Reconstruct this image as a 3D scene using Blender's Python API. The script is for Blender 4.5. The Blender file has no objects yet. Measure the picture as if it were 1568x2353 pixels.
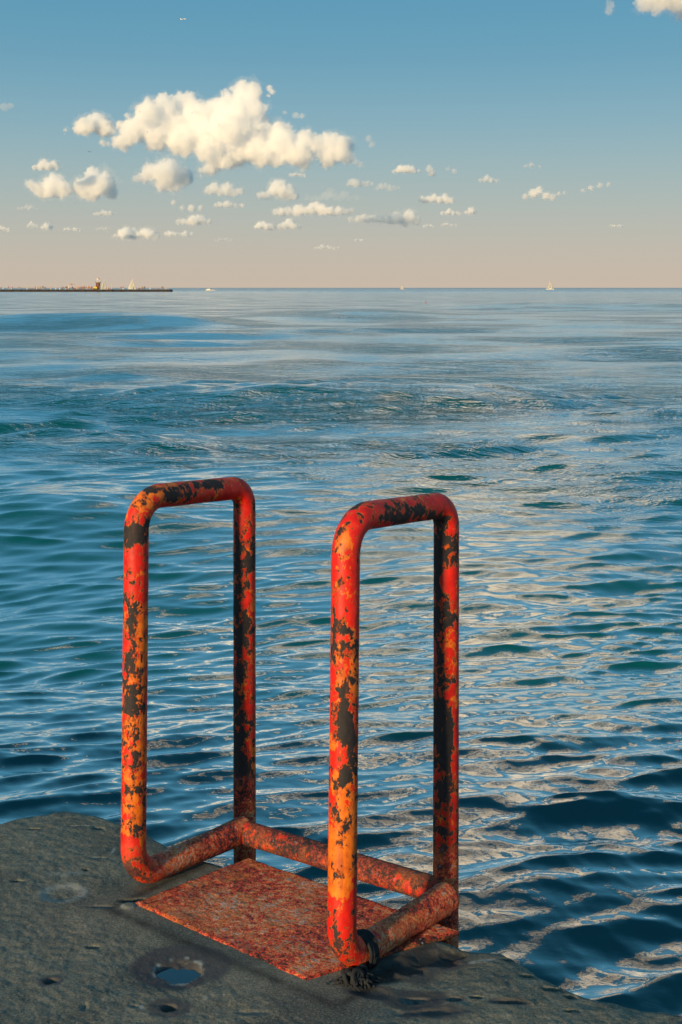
import bpy, bmesh, math, random
import numpy as np
from mathutils import Vector, Matrix

# ------------------------------------------------------------------ set-up
S = bpy.context.scene
COL = S.collection
random.seed(7)
RNG = np.random.default_rng(11)
R = math.radians

# camera: a level view through a shift lens, 1.6 m above the concrete, 2.3 m above the lake
CAMZ = 2.3
F = 2700.0 / 1568.0                      # focal length / picture width
cam = bpy.data.cameras.new('camera')
camo = bpy.data.objects.new('camera', cam); COL.objects.link(camo)
camo.location = (0, 0, CAMZ); camo.rotation_euler = (R(90), 0, 0)
cam.sensor_fit = 'HORIZONTAL'; cam.sensor_width = 24.0; cam.lens = 24.0 * F
cam.shift_y = -515.5 / 1568.0
cam.clip_start = 0.05; cam.clip_end = 120000
S.camera = camo

# sun: low, behind the camera and to its left
SUN_EL, SUN_DIR = R(11.0), Vector((-0.58, -0.82, 0)).normalized()
SUN_VEC = Vector((SUN_DIR.x * math.cos(SUN_EL), SUN_DIR.y * math.cos(SUN_EL), math.sin(SUN_EL)))
sl = bpy.data.lights.new('sun', 'SUN'); so = bpy.data.objects.new('sun', sl); COL.objects.link(so)
sl.energy = 5.0; sl.color = (1.0, 0.73, 0.40); sl.angle = R(3.0)
so.rotation_euler = SUN_VEC.to_track_quat('Z', 'Y').to_euler()

# sky
W = bpy.data.worlds.new('World'); S.world = W; W.use_nodes = True
nt = W.node_tree; nt.nodes.clear()
def wn(t, **k):
    n = nt.nodes.new(t)
    for a, b in k.items(): setattr(n, a, b)
    return n
out = wn('ShaderNodeOutputWorld'); bg = wn('ShaderNodeBackground')
bg.inputs['Strength'].default_value = 0.1
sky = wn('ShaderNodeTexSky', sky_type='NISHITA'); sky.sun_disc = False
sky.sun_elevation = SUN_EL; sky.sun_rotation = math.atan2(SUN_DIR.x, SUN_DIR.y)
sky.air_density = 1.0; sky.dust_density = 2.0; sky.ozone_density = 3.0
tc = wn('ShaderNodeTexCoord'); sep = wn('ShaderNodeSeparateXYZ')
nt.links.new(tc.outputs['Generated'], sep.inputs[0])
ramp = wn('ShaderNodeValToRGB'); ramp.color_ramp.interpolation = 'B_SPLINE'
def lin(c): return tuple((v / 255 / 12.92 if v <= 10 else ((v / 255 + .055) / 1.055) ** 2.4) for v in c)
stops = [(0.0, (208, 189, 171)), (0.045, (190, 187, 176)), (0.09, (164, 183, 182)), (0.135, (138, 175, 188)),
         (0.19, (106, 160, 184)), (0.26, (86, 150, 180)), (0.45, (72, 143, 174)), (1.0, (60, 130, 162))]
el = ramp.color_ramp.elements
while len(el) < len(stops): el.new(0.5)
for e, (p, c) in zip(el, stops): e.position = p; e.color = (*lin(c), 1)
nt.links.new(sep.outputs['Z'], ramp.inputs[0])
gain = wn('ShaderNodeVectorMath', operation='SCALE'); gain.inputs['Scale'].default_value = 9.0
nt.links.new(ramp.outputs[0], gain.inputs[0])
mix = wn('ShaderNodeMix', data_type='RGBA'); mix.inputs['Factor'].default_value = 0.90
nt.links.new(sky.outputs[0], mix.inputs['A']); nt.links.new(gain.outputs[0], mix.inputs['B'])
nt.links.new(mix.outputs['Result'], bg.inputs['Color']); nt.links.new(bg.outputs[0], out.inputs[0])

S.view_settings.view_transform = 'Standard'; S.view_settings.look = 'None'
S.view_settings.exposure = 0.2; S.view_settings.gamma = 1.0; S.view_settings.use_curve_mapping = False
S.cycles.max_bounces = 24; S.cycles.diffuse_bounces = 3; S.cycles.glossy_bounces = 3
S.cycles.volume_bounces = 24; S.cycles.transparent_max_bounces = 8; S.cycles.caustics_reflective = False
S.cycles.use_denoising = True

# ------------------------------------------------------------------ helpers
def tag(o, label=None, cat=None, group=None, kind=None):
    if label: o['label'] = label
    if cat: o['category'] = cat
    if group: o['group'] = group
    if kind: o['kind'] = kind
    return o
def link(name, mesh, parent=None, mat=None, smooth=True):
    o = bpy.data.objects.new(name, mesh); COL.objects.link(o)
    if parent: o.parent = parent
    if mat: mesh.materials.append(mat)
    if smooth:
        mesh.polygons.foreach_set('use_smooth', np.ones(len(mesh.polygons), bool))
    return o
def empty(name, loc=(0, 0, 0)):
    o = bpy.data.objects.new(name, None); COL.objects.link(o); o.location = loc
    o.empty_display_size = 0.2
    return o
def grid_mesh(name, X, Y, Z):
    n, m = X.shape
    co = np.stack([X, Y, Z], -1).reshape(-1, 3).astype(np.float32)
    i = np.arange(n * m, dtype=np.int32).reshape(n, m)
    q = np.stack([i[:-1, :-1], i[:-1, 1:], i[1:, 1:], i[1:, :-1]], -1).reshape(-1, 4)
    me = bpy.data.meshes.new(name)
    me.vertices.add(len(co)); me.vertices.foreach_set('co', co.ravel())
    me.loops.add(q.size); me.loops.foreach_set('vertex_index', q.ravel())
    me.polygons.add(len(q)); me.polygons.foreach_set('loop_start', np.arange(len(q), dtype=np.int32) * 4)
    me.update(calc_edges=True); me.validate()
    return me
def attr(me, name, vals):
    a = me.attributes.new(name, 'FLOAT', 'POINT'); a.data.foreach_set('value', np.asarray(vals, np.float32).ravel())

def vnoise(x, y, seed=0):
    """smooth 2-D value noise, 0..1"""
    rg = np.random.default_rng(seed); T = rg.random((256, 256))
    xi = np.floor(x).astype(int); yi = np.floor(y).astype(int)
    u = x - xi; v = y - yi; u = u * u * (3 - 2 * u); v = v * v * (3 - 2 * v)
    a = T[xi % 256, yi % 256]; b = T[(xi + 1) % 256, yi % 256]
    c = T[xi % 256, (yi + 1) % 256]; d = T[(xi + 1) % 256, (yi + 1) % 256]
    return (a * (1 - u) + b * u) * (1 - v) + (c * (1 - u) + d * u) * v
def fbm(x, y, octv=4, seed=0, gain=0.5):
    s = 0; a = 1; t = 0
    for k in range(octv):
        s = s + a * vnoise(x * 2 ** k + 17.3 * k, y * 2 ** k + 5.1 * k, seed + k); t += a; a *= gain
    return s / t
def sstep(a, b, x):
    t = np.clip((x - a) / (b - a), 0, 1); return t * t * (3 - 2 * t)

class NT:
    """tiny node-tree builder"""
    def __init__(s, name):
        s.m = bpy.data.materials.new(name); s.m.use_nodes = True; s.t = s.m.node_tree; s.t.nodes.clear()
        s.out = s.n('ShaderNodeOutputMaterial')
    def n(s, t, **k):
        n = s.t.nodes.new(t)
        for a, b in k.items(): setattr(n, a, b)
        return n
    def l(s, a, b): s.t.links.new(a, b)
    def put(s, sock, v):
        if isinstance(v, bpy.types.NodeSocket): s.l(v, sock)
        elif v is not None: sock.default_value = v
    def math(s, op, a, b=None, c=None, clamp=False):
        n = s.n('ShaderNodeMath', operation=op, use_clamp=clamp)
        for i, v in enumerate((a, b, c)): s.put(n.inputs[i], v)
        return n.outputs[0]
    def noise(s, vec, scale, detail=4, rough=0.5, dist=0.0):
        n = s.n('ShaderNodeTexNoise'); s.put(n.inputs['Vector'], vec); n.inputs['Scale'].default_value = scale
        n.inputs['Detail'].default_value = detail; n.inputs['Roughness'].default_value = rough
        n.inputs['Distortion'].default_value = dist
        return n.outputs['Fac']
    def step(s, v, a, b):
        n = s.n('ShaderNodeMapRange', interpolation_type='SMOOTHSTEP'); s.put(n.inputs['Value'], v)
        s.put(n.inputs['From Min'], a); s.put(n.inputs['From Max'], b); return n.outputs['Result']
    def mix(s, f, a, b):
        n = s.n('ShaderNodeMix', data_type='RGBA'); s.put(n.inputs['Factor'], f)
        s.put(n.inputs['A'], (*a, 1) if isinstance(a, tuple) else a); s.put(n.inputs['B'], (*b, 1) if isinstance(b, tuple) else b)
        return n.outputs['Result']
    def ramp(s, v, stops, interp='LINEAR'):
        n = s.n('ShaderNodeValToRGB'); n.color_ramp.interpolation = interp; e = n.color_ramp.elements
        while len(e) < len(stops): e.new(.5)
        for q, (p, c) in zip(e, stops): q.position = p; q.color = (*c, 1)
        s.put(n.inputs[0], v); return n.outputs[0]
    def attr(s, name): return s.n('ShaderNodeAttribute', attribute_name=name).outputs['Fac']
    def obj(s, scale=(1, 1, 1)):
        t = s.n('ShaderNodeTexCoord'); m = s.n('ShaderNodeMapping'); m.inputs['Scale'].default_value = scale
        s.l(t.outputs['Object'], m.inputs['Vector']); return m.outputs[0]
    def bump(s, h, strength, dist, normal=None):
        n = s.n('ShaderNodeBump'); n.inputs['Strength'].default_value = strength; n.inputs['Distance'].default_value = dist
        s.put(n.inputs['Height'], h)
        if normal is not None: s.l(normal, n.inputs['Normal'])
        return n.outputs[0]
    def bsdf(s, color, rough, normal=None, metallic=0.0, spec=0.5, ior=None, coat=None):
        n = s.n('ShaderNodeBsdfPrincipled')
        s.put(n.inputs['Base Color'], (*color, 1) if isinstance(color, tuple) else color)
        s.put(n.inputs['Roughness'], rough); s.put(n.inputs['Metallic'], metallic)
        s.put(n.inputs['Specular IOR Level'], spec)
        if ior: n.inputs['IOR'].default_value = ior
        if normal is not None: s.l(normal, n.inputs['Normal'])
        s.l(n.outputs[0], s.out.inputs['Surface']); return n
def simple(name, color, rough=0.6, metallic=0.0, var=0.12, scale=6.0):
    t = NT(name); n = t.noise(t.obj(), scale, 4)
    c = t.mix(n, tuple(v * (1 - var) for v in color), tuple(min(1, v * (1 + var)) for v in color))
    t.bsdf(c, rough, metallic=metallic); return t.m

def water_surface(t, body, rough, normal, power=2.2, base=.03, curve=None, damp=None):
    """dark body under a mirror whose strength climbs towards grazing angles"""
    lw = t.n('ShaderNodeLayerWeight'); lw.inputs['Blend'].default_value = .5
    if normal is not None: t.l(normal, lw.inputs['Normal'])
    f = t.math('ADD', base, t.math('MULTIPLY', t.math('POWER', lw.outputs['Facing'], power), 1 - base), clamp=True)
    if curve: f = t.math('ADD', base, t.math('MULTIPLY', t.step(lw.outputs['Facing'], *curve), 1 - base), clamp=True)
    if damp is not None: f = t.math('MULTIPLY', f, damp)
    d = t.n('ShaderNodeBsdfDiffuse'); t.put(d.inputs['Color'], (*body, 1) if isinstance(body, tuple) else body)
    g = t.n('ShaderNodeBsdfGlossy'); g.inputs['Color'].default_value = (1, 1, 1, 1); t.put(g.inputs['Roughness'], rough)
    if normal is not None: t.l(normal, g.inputs['Normal'])
    m = t.n('ShaderNodeMixShader'); t.l(f, m.inputs[0]); t.l(d.outputs[0], m.inputs[1]); t.l(g.outputs[0], m.inputs[2]); t.l(m.outputs[0], t.out.inputs['Surface'])

def px(x, y, d):
    """point at distance d (m, along +Y) seen at picture position x, y (picture 1568 wide)"""
    return Vector(((x - 784) / 2700 * d, d, (661 - y) / 2700 * d + CAMZ))

# ------------------------------------------------------------------ water
def build_water():
    nr, = (1250,)
    yp = np.concatenate([[0.12, 0.3, 0.6], np.linspace(1.0, 1725, nr), np.linspace(1760, 2900, 40)])
    d = 2700 * CAMZ / yp
    tx = np.concatenate([np.linspace(-1.6, -.345, 40)[:-1], np.linspace(-.345, .345, 820), np.linspace(.345, 1.6, 40)[1:]])
    D, T = np.meshgrid(d, tx, indexing='ij')
    X = (D * T).astype(np.float32); Y = D.astype(np.float32)
    sp = np.gradient(d); sp = np.abs(sp)                        # spacing of the rows in metres
    Z = np.zeros_like(X); DX = np.zeros_like(X); DY = np.zeros_like(X)
    rg = np.random.default_rng(5)
    # slow fields that make calm and ruffled patches
    g1 = fbm(X / 9 + 40, Y / 5 + 3, 3, 21).astype(np.float32)
    g2 = fbm(X / 1.6 + 9, Y / 1.1 + 31, 3, 33).astype(np.float32)
    right = sstep(-0.06, 0.16, T + (g1 - .5) * .25).astype(np.float32)
    calm = (0.55 + 0.9 * sstep(.30, .68, g1)) * (0.75 + .5 * g2)
    comps = []
    def add(n, l0, l1, slope, ang, spread, w, q):
        for i in range(n):
            lam = l0 * (l1 / l0) ** ((i + rg.random()) / n)
            a = R(ang + rg.normal() * spread)
            comps.append((lam, slope * (0.7 + .6 * rg.random()) / math.sqrt(n / 2), math.sin(a), -math.cos(a), rg.random() * 6.283, w, q))
    one = np.float32(1.0)
    add(3, 9.0, 14.0, .030, 6, 8, 'swell', 0)
    add(5, 4.2, 7.0, .070, 8, 10, 'swell', 0)
    add(8, 1.2, 3.0, .028, 10, 22, 'chop', .5)
    add(18, .42, 1.0, .085, 12, 26, 'near', .8)
    add(34, .11, .34, .34, 10, 10, 'left', .8)
    add(48, .10, .40, .40, 4, 15, 'right', .9)
    add(14, .45, 1.3, .17, 22, 8, 'far', .7)
    add(10, .45, 1.3, .12, -8, 8, 'far', .7)
    add(26, .05, .14, .115, 6, 18, 'fine', .7)
    lost = np.full(len(d), 0.0015)
    off = (.50 + .50 * (1 - sstep(8.0, 26.0, Y))).astype(np.float32)     # the shelter of the pier ends: flatter ripples on the open lake
    calm = calm * off
    far = (sstep(10, 20, Y) * (.38 + .9 * sstep(.40, .60, fbm(X / 6 + 70, Y / 3.2 + 11, 3, 91)))).astype(np.float32)
    W_ = dict(far=far, near=off, swell=one, chop=one, left=(1 - .75 * right) * calm, right=(.15 + .85 * right) * calm, fine=calm)
    wmean = dict(far=.25, near=.4, swell=1, chop=1, left=.12, right=.12, fine=.12)
    for lam, s, sx, sy, ph, w, q in comps:
        k = 2 * math.pi / lam; A = s / k
        eff = lam / (abs(sy) + .36 * abs(sx))
        lod = sstep(3.4, 7.5, eff / sp)
        lost += (1 - lod) * s * s / 2 * wmean[w]
        r = np.nonzero(lod > 0)[0]
        if len(r) == 0: continue
        a, b = r[0], r[-1] + 1
        arg = (k * (X[a:b] * sx + Y[a:b] * sy) + ph)
        wt = W_[w] if np.ndim(W_[w]) == 0 else W_[w][a:b]
        amp = (A * lod[a:b, None]).astype(np.float32) * wt
        c = np.cos(arg); Z[a:b] += amp * c
        if q:
            sn = np.sin(arg) * amp * q
            DX[a:b] -= sn * sx; DY[a:b] -= sn * sy
    # swells standing out of the chop: crest distance, half width, height, x range
    for yc, w, h, xa, xb, sl in ((23.2, 1.6, .34, -11, 5.5, .03), (75, 4.5, .62, -26, -4, .03), (29.5, 1.8, .22, -7, -3.2, .04), (17.6, 1.1, .15, -6, -1.6, .06), (11.9, 1.0, .13, -4, -1.2, .05),
                             (13.6, .9, .10, 2.2, 5.4, -.06), (37, 2.2, .24, -3.5, 3.0, .03), (46, 3.0, .32, -16, -7, .05), (100, 6, .60, -8, 12, .02), (15.0, .9, .07, 3.0, 6.0, -.05), (8.6, .6, .06, -3, -1.0, .08), (140, 8, .5, 10, 60, .02)):
        u = (Y - yc - sl * X - .25 * w * np.sin(X / w * .8 + yc)) / w
        env = sstep(xa - .5 * w, xa + 1.5 * w, X) * (1 - sstep(xb - 2 * w, xb + .5 * w, X))
        Z += (h * env * (np.exp(-np.where(u < 0, u * 1.25, u * .7) ** 2) - .3 * np.exp(-((u + 2.0) / 1.1) ** 2))).astype(np.float32)
    me = grid_mesh('water', X + DX, Y + DY, Z)
    attr(me, 'lost', np.repeat(lost[:, None], X.shape[1], 1))
    t = NT('lake_water')
    geo = t.n('ShaderNodeNewGeometry')
    mp = t.n('ShaderNodeMapping'); mp.inputs['Scale'].default_value = (1, 2.0, 1); t.l(geo.outputs['Position'], mp.inputs['Vector'])
    fine = t.noise(mp.outputs[0], 14, 3, .55, .3)
    nb = t.bump(fine, .2, .006)
    mp2 = t.n('ShaderNodeMapping'); mp2.inputs['Scale'].default_value = (.55, 1.5, 1); mp2.inputs['Rotation'].default_value = (0, 0, R(-8)); t.l(geo.outputs['Position'], mp2.inputs['Vector'])
    n2 = t.noise(mp2.outputs[0], 2.6, 4, .62, .5)
    yy = t.n('ShaderNodeSeparateXYZ'); t.l(geo.outputs['Position'], yy.inputs[0])
    ruffle = t.step(t.noise(mp.outputs[0], .11, 3), .42, .60)
    amt = t.math('MULTIPLY', t.math('MULTIPLY', t.step(yy.outputs['Y'], 8.0, 22.0), t.math('ADD', .22, ruffle)), n2)
    nb = t.bump(amt, 1.0, .20, nb)
    # microfacet roughness stands for the ripples too small for the mesh
    sig = t.math('SQRT', t.attr('lost')); alpha = t.math('MULTIPLY', sig, 1.1)
    rough = t.math('SQRT', alpha)
    rough = t.math('MINIMUM', t.math('MAXIMUM', t.math('SUBTRACT', rough, .19), .03), .12)
    pos = t.n('ShaderNodeSeparateXYZ'); t.l(geo.outputs['Position'], pos.inputs[0])
    rough = t.math('ADD', rough, t.math('MULTIPLY', t.step(pos.outputs['Y'], 350, 1500), .36))   # open water beyond the pier is windier
    depth = t.noise(mp.outputs[0], .25, 3)
    body = t.mix(depth, (.0006, .058, .074), (.0010, .078, .094))
    water_surface(t, body, rough, nb, 1.75, .035, (.21, .93), t.math('SUBTRACT', 1.0, t.math('MULTIPLY', t.step(pos.outputs['Y'], 500, 1600), .34)))
    tag(link('water', me, mat=t.m), kind='structure')
build_water()

# ------------------------------------------------------------------ concrete edge of the pier
EX = np.array([-60, -9, -3.0, -1.6, -1.053, -.966, -.879, -.79, -.691, -.583, -.488, -.40, -.20, 0.05, .293, .382, .464, .546, .654, .73, 1.1, 3, 9, 60])
EY = np.array([6.0, 4.6, 3.9, 3.50, 3.626, 3.705, 3.743, 3.71, 3.629, 3.544, 3.431, 3.36, 3.20, 3.02, 2.850, 2.819, 2.689, 2.605, 2.536, 2.514, 2.25, .9, -4, -46])
PX, PY = -.376, 2.728          # centre of the rain-filled pit
def plane_z(x, y): return .716 - .072 * (y - 2.684) - .003 * x
def build_concrete():
    xs = np.concatenate([[-60, -30, -15, -8, -5, -3.5, -2.6], np.linspace(-2.0, -1.2, 40)[:-1], np.linspace(-1.2, .95, 560), np.linspace(.95, 2, 50)[1:], [2.6, 3.5, 5, 8, 15, 30, 60]])
    front = [(.0, -3.0), (.0, -.6), (.0, -.25), (.0, -.12), (.0, -.07), (.002, -.045), (.006, -.028), (.012, -.015), (.022, -.006), (.034, -.002)]
    ts = np.concatenate([np.linspace(.045, 1.45, 400), np.linspace(1.5, 3, 60), [3.5, 4.5, 6, 10, 20, 60]])
    ye = np.interp(xs, EX, EY) + .022 * sstep(.25, .45, xs) + .030 * sstep(.5, .66, xs) + .012 + (fbm(xs * 9 + 50, xs * 0 + 2, 4, 8) - .5) * .026
    T = np.concatenate([[a for a, b in front], ts]); drop = np.concatenate([[b for a, b in front], ts * 0])
    X = np.repeat(xs[None], len(T), 0); Y = ye[None] - T[:, None]
    Z = plane_z(X, np.maximum(Y, -3)) + 0 * X
    edge = np.exp(-T / .05)[:, None]
    Z += (fbm(X * 1.6 + 9, Y * 1.6 + 9, 3, 3) - .5) * .020
    Z += (fbm(X * 9 + 9, Y * 9, 4, 5) - .5) * .006
    Z += (fbm(X * 60 + 9, Y * 60, 3, 6) - .5) * .0034
    Z += -edge * .006 - edge * .03 * np.clip(fbm(X * 14, Y * 14, 3, 12) - .52, 0, 1)
    # flat where the plate sits
    u = np.array([.6176, .7843]); n = np.array([.7865, -.6162]); o = np.array([-.31, 3.02])
    rx = (X + .158) * u[0] + (Y - 2.98) * u[1]; ry = (X + .158) * n[0] + (Y - 2.98) * n[1]
    flat = (1 - sstep(.0, .10, np.abs(rx) - .24)) * (1 - sstep(0, .10, np.abs(ry) - .40))
    Z = Z * (1 - flat) + (plane_z(X, Y) + .006) * flat
    # broken hollow to the right of the plate
    Z -= .018 * np.exp(-(((rx + .02) / .22) ** 2 + ((ry - .46) / .055) ** 2))
    Z += drop[:, None]
    # out of the front face push some roughness
    Y = Y + np.where(drop[:, None] < -.02, (fbm(X * 6, Z * 6 + 30, 4, 14) - .5) * .04, 0)
    wet = np.zeros_like(X); white = np.zeros_like(X); dark = np.zeros_like(X)
    wob = (fbm(X * 22, Y * 22, 3, 41) - .5)
    def ell(cx, cy, a, b, wb=.5, rot=0):
        dx, dy = X - cx, Y - cy; c, s = math.cos(rot), math.sin(rot)
        return np.sqrt(((dx * c + dy * s) / a) ** 2 + ((-dx * s + dy * c) / b) ** 2) + wob * wb
    e = ell(PX, PY, .062, .056, .55)
    shelf = sstep(-.005, .035, Y - PY + wob * .02)
    Z -= (.024 - .018 * shelf) * (1 - sstep(.62, 1.0, e)); Z -= .004 * (1 - sstep(.9, 1.8, e)); Z += .006 * (fbm(X * 70, Y * 70, 2, 88) - .5) * (1 - sstep(.7, 1, e)); white += .9 * np.exp(-((e - 1.0) / .10) ** 2) * sstep(.40, .62, fbm(X * 60, Y * 60, 2, 51))
    wet += 1 - sstep(1.75, 2.05, ell(PX + .005, PY + .012, .062, .052, .35)) ; dark += .35 * (1 - sstep(.3, .95, e))
    wet += .5 * (1 - sstep(.5, 1, ell(PX + .15, PY + .03, .09, .035, .5)))
    # smaller pits, hollows and stains:  x, y, a, b, depth, darkness, wet halo, white
    for cx, cy, a, b, dp, dk, wh, wt in [
        (-.375, 2.560, .020, .016, .018, .9, 2.4, 0), (-.66, 2.668, .018, .014, .014, .8, 1.7, 0), (-.455, 2.565, .014, .006, .004, .2, 0, 1.0),
        (-.435, 2.560, .006, .010, .0, 0, 0, 1.0), (.165, 2.615, .034, .020, .018, .3, 2.2, .6), (.07, 2.63, .05, .02, .004, .2, 1.3, 0),
        (.25, 2.60, .018, .010, .010, .8, 1.4, .5), (.30, 2.605, .014, .006, .010, .9, 0, 0), (.37, 2.585, .04, .012, .008, .5, 1.2, 0), (.42, 2.58, .005, .005, -.003, 0, 0, 1.0),
        (.21, 2.545, .06, .022, .008, .4, 1.4, 0), (.43, 2.70, .02, .008, .012, .8, 0, 0), (.475, 2.64, .028, .010, .014, .9, 0, 0), (.51, 2.61, .014, .010, .012, .8, 0, 0),
        (.50, 2.55, .018, .006, .008, .8, 0, 0), (.40, 2.78, .02, .01, .012, .7, 0, 0), (-.735, 3.565, .02, .010, .010, .9, 0, .3), (-.93, 3.56, .025, .008, .010, .9, 0, .2),
        (-.80, 3.585, .05, .006, .004, .2, 0, .9), (-.71, 3.27, .010, .010, .006, .7, 0, 0), (-.88, 3.19, .02, .008, .006, .6, 0, 0), (-.60, 2.83, .02, .008, .006, .6, 0, 0),
        (-.52, 3.075, .06, .014, .016, .9, 0, .2), (-.55, 3.045, .02, .02, -.004, 0, 0, .8), (-.62, 3.04, .035, .006, .006, .7, 0, .4), (-.56, 2.56, .008, .02, .006, .5, 0, .3),
        (-.69, 3.35, .03, .006, .004, .3, 0, .9), (-.66, 3.40, .006, .04, 0, 0, 0, .8), (-.56, 3.33, .008, .03, 0, 0, 0, .8), (-.75, 3.24, .06, .02, 0, 0, 0, .35), (-.30, 2.60, .006, .02, 0, 0, 0, .4),
        (.33, 2.78, .05, .010, 0, 0, 0, .8), (-.2, 2.54, .05, .01, .003, .2, 0, .2), (.09, 2.70, .06, .03, .008, .8, 0, 0), (.15, 2.742, .06, .03, .012, .9, 1.6, 0), (.22, 2.79, .06, .03, .012, .9, 1.4, 0), (.27, 2.82, .03, .02, .010, .9, 0, 0)]:
        e = ell(cx, cy, a, b, .8)
        Z -= dp * (1 - sstep(.3, 1.1, e)); dark += dk * (1 - sstep(.4, 1.1, e))
        if wh: wet += 1 - sstep(wh - .35, wh + .2, ell(cx, cy, a, b * 1.1, .7))
        white += wt * (1 - sstep(.5, 1.1, e)) * sstep(.30, .6, fbm(X * 90, Y * 90, 2, 71))
    e = ell(-.737, 3.125, .062, .054, .28)                     # pale lime ring
    white += .55 * np.exp(-((e - .82) / .22) ** 2); Z -= .003 * (1 - sstep(.5, 1, e)); dark += .15 * (1 - sstep(.1, .5, e))
    # uneven dark line round the plate
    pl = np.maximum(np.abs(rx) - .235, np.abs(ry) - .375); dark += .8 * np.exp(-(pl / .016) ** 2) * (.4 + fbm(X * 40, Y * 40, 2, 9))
    me = grid_mesh('pavement', X, Y, Z)
    attr(me, 'wet', np.clip(wet, 0, 1)); attr(me, 'white', np.clip(white, 0, 1)); attr(me, 'dark', np.clip(dark, 0, 1))
    me.flip_normals()
    t = NT('old_concrete'); P = t.obj()
    big = t.noise(P, 3.0, 4, .6); mid = t.noise(P, 22, 5, .65); grit = t.noise(P, 190, 4, .8); peb = t.noise(P, 120, 3, .6)
    c = t.ramp(mid, [(.25, (.115, .110, .084)), (.5, (.18, .170, .128)), (.78, (.265, .245, .185))])
    c = t.mix(t.step(big, .45, .60), c, (.105, .105, .085))
    c = t.mix(t.math('MULTIPLY', t.step(grit, .50, .70), .62), c, (.40, .385, .33))
    c = t.mix(t.math('MULTIPLY', t.step(grit, .50, .32), .8), c, (.035, .035, .032))
    c = t.mix(t.math('MULTIPLY', t.step(peb, .66, .74), .6), c, (.24, .25, .24))
    c = t.mix(t.math('MULTIPLY', t.step(t.noise(P, 60, 4, .7), .60, .78), .35), c, (.07, .10, .06))
    c = t.mix(t.math('MULTIPLY', t.attr('wet'), .75), c, (.045, .040, .045))
    c = t.mix(t.math('MULTIPLY', t.attr('dark'), .85), c, (.018, .017, .016))
    c = t.mix(t.attr('white'), c, (.34, .36, .34))
    scr = t.noise(t.obj((1, 3.5, 1)), 38, 5, .75, 1.2)
    c = t.mix(t.math('MULTIPLY', t.step(scr, .63, .72), .32), c, (.33, .33, .30)); c = t.mix(t.math('MULTIPLY', t.step(scr, .38, .32), .5), c, (.05, .048, .042))
    rg = t.math('SUBTRACT', .85, t.math('MULTIPLY', t.attr('wet'), .30))
    h = t.math('ADD', t.math('MULTIPLY', grit, .5), t.math('MULTIPLY', peb, .6))
    t.bsdf(c, rg, t.bump(h, .6, .004), spec=.35)
    o = tag(link('pavement', me, mat=t.m), kind='structure')
    # rain water lying in the pit: its own sheet, its outline the pit wall
    w = NT('rain_water'); water_surface(w, (.004, .012, .03), .03, None, 3.0, .035, (.30, 1.1))
    bm = bmesh.new(); c0 = bm.verts.new((0, -.006, 0)); ring = []
    for k in range(48):
        a = k / 48 * 6.2832; rr = .060
        ring.append(bm.verts.new((rr * math.cos(a), rr * .92 * math.sin(a), 0)))
    for k in range(48): bm.faces.new((c0, ring[k], ring[(k + 1) % 48]))
    pm = bpy.data.meshes.new('puddle'); bm.to_mesh(pm); bm.free()
    p = link('puddle', pm, mat=w.m); p.location = (PX, PY, plane_z(PX, PY) - .0105)
    tag(p, 'small pool of blue-reflecting rain water in the pit before the red plate', 'puddle')
build_concrete()

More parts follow.
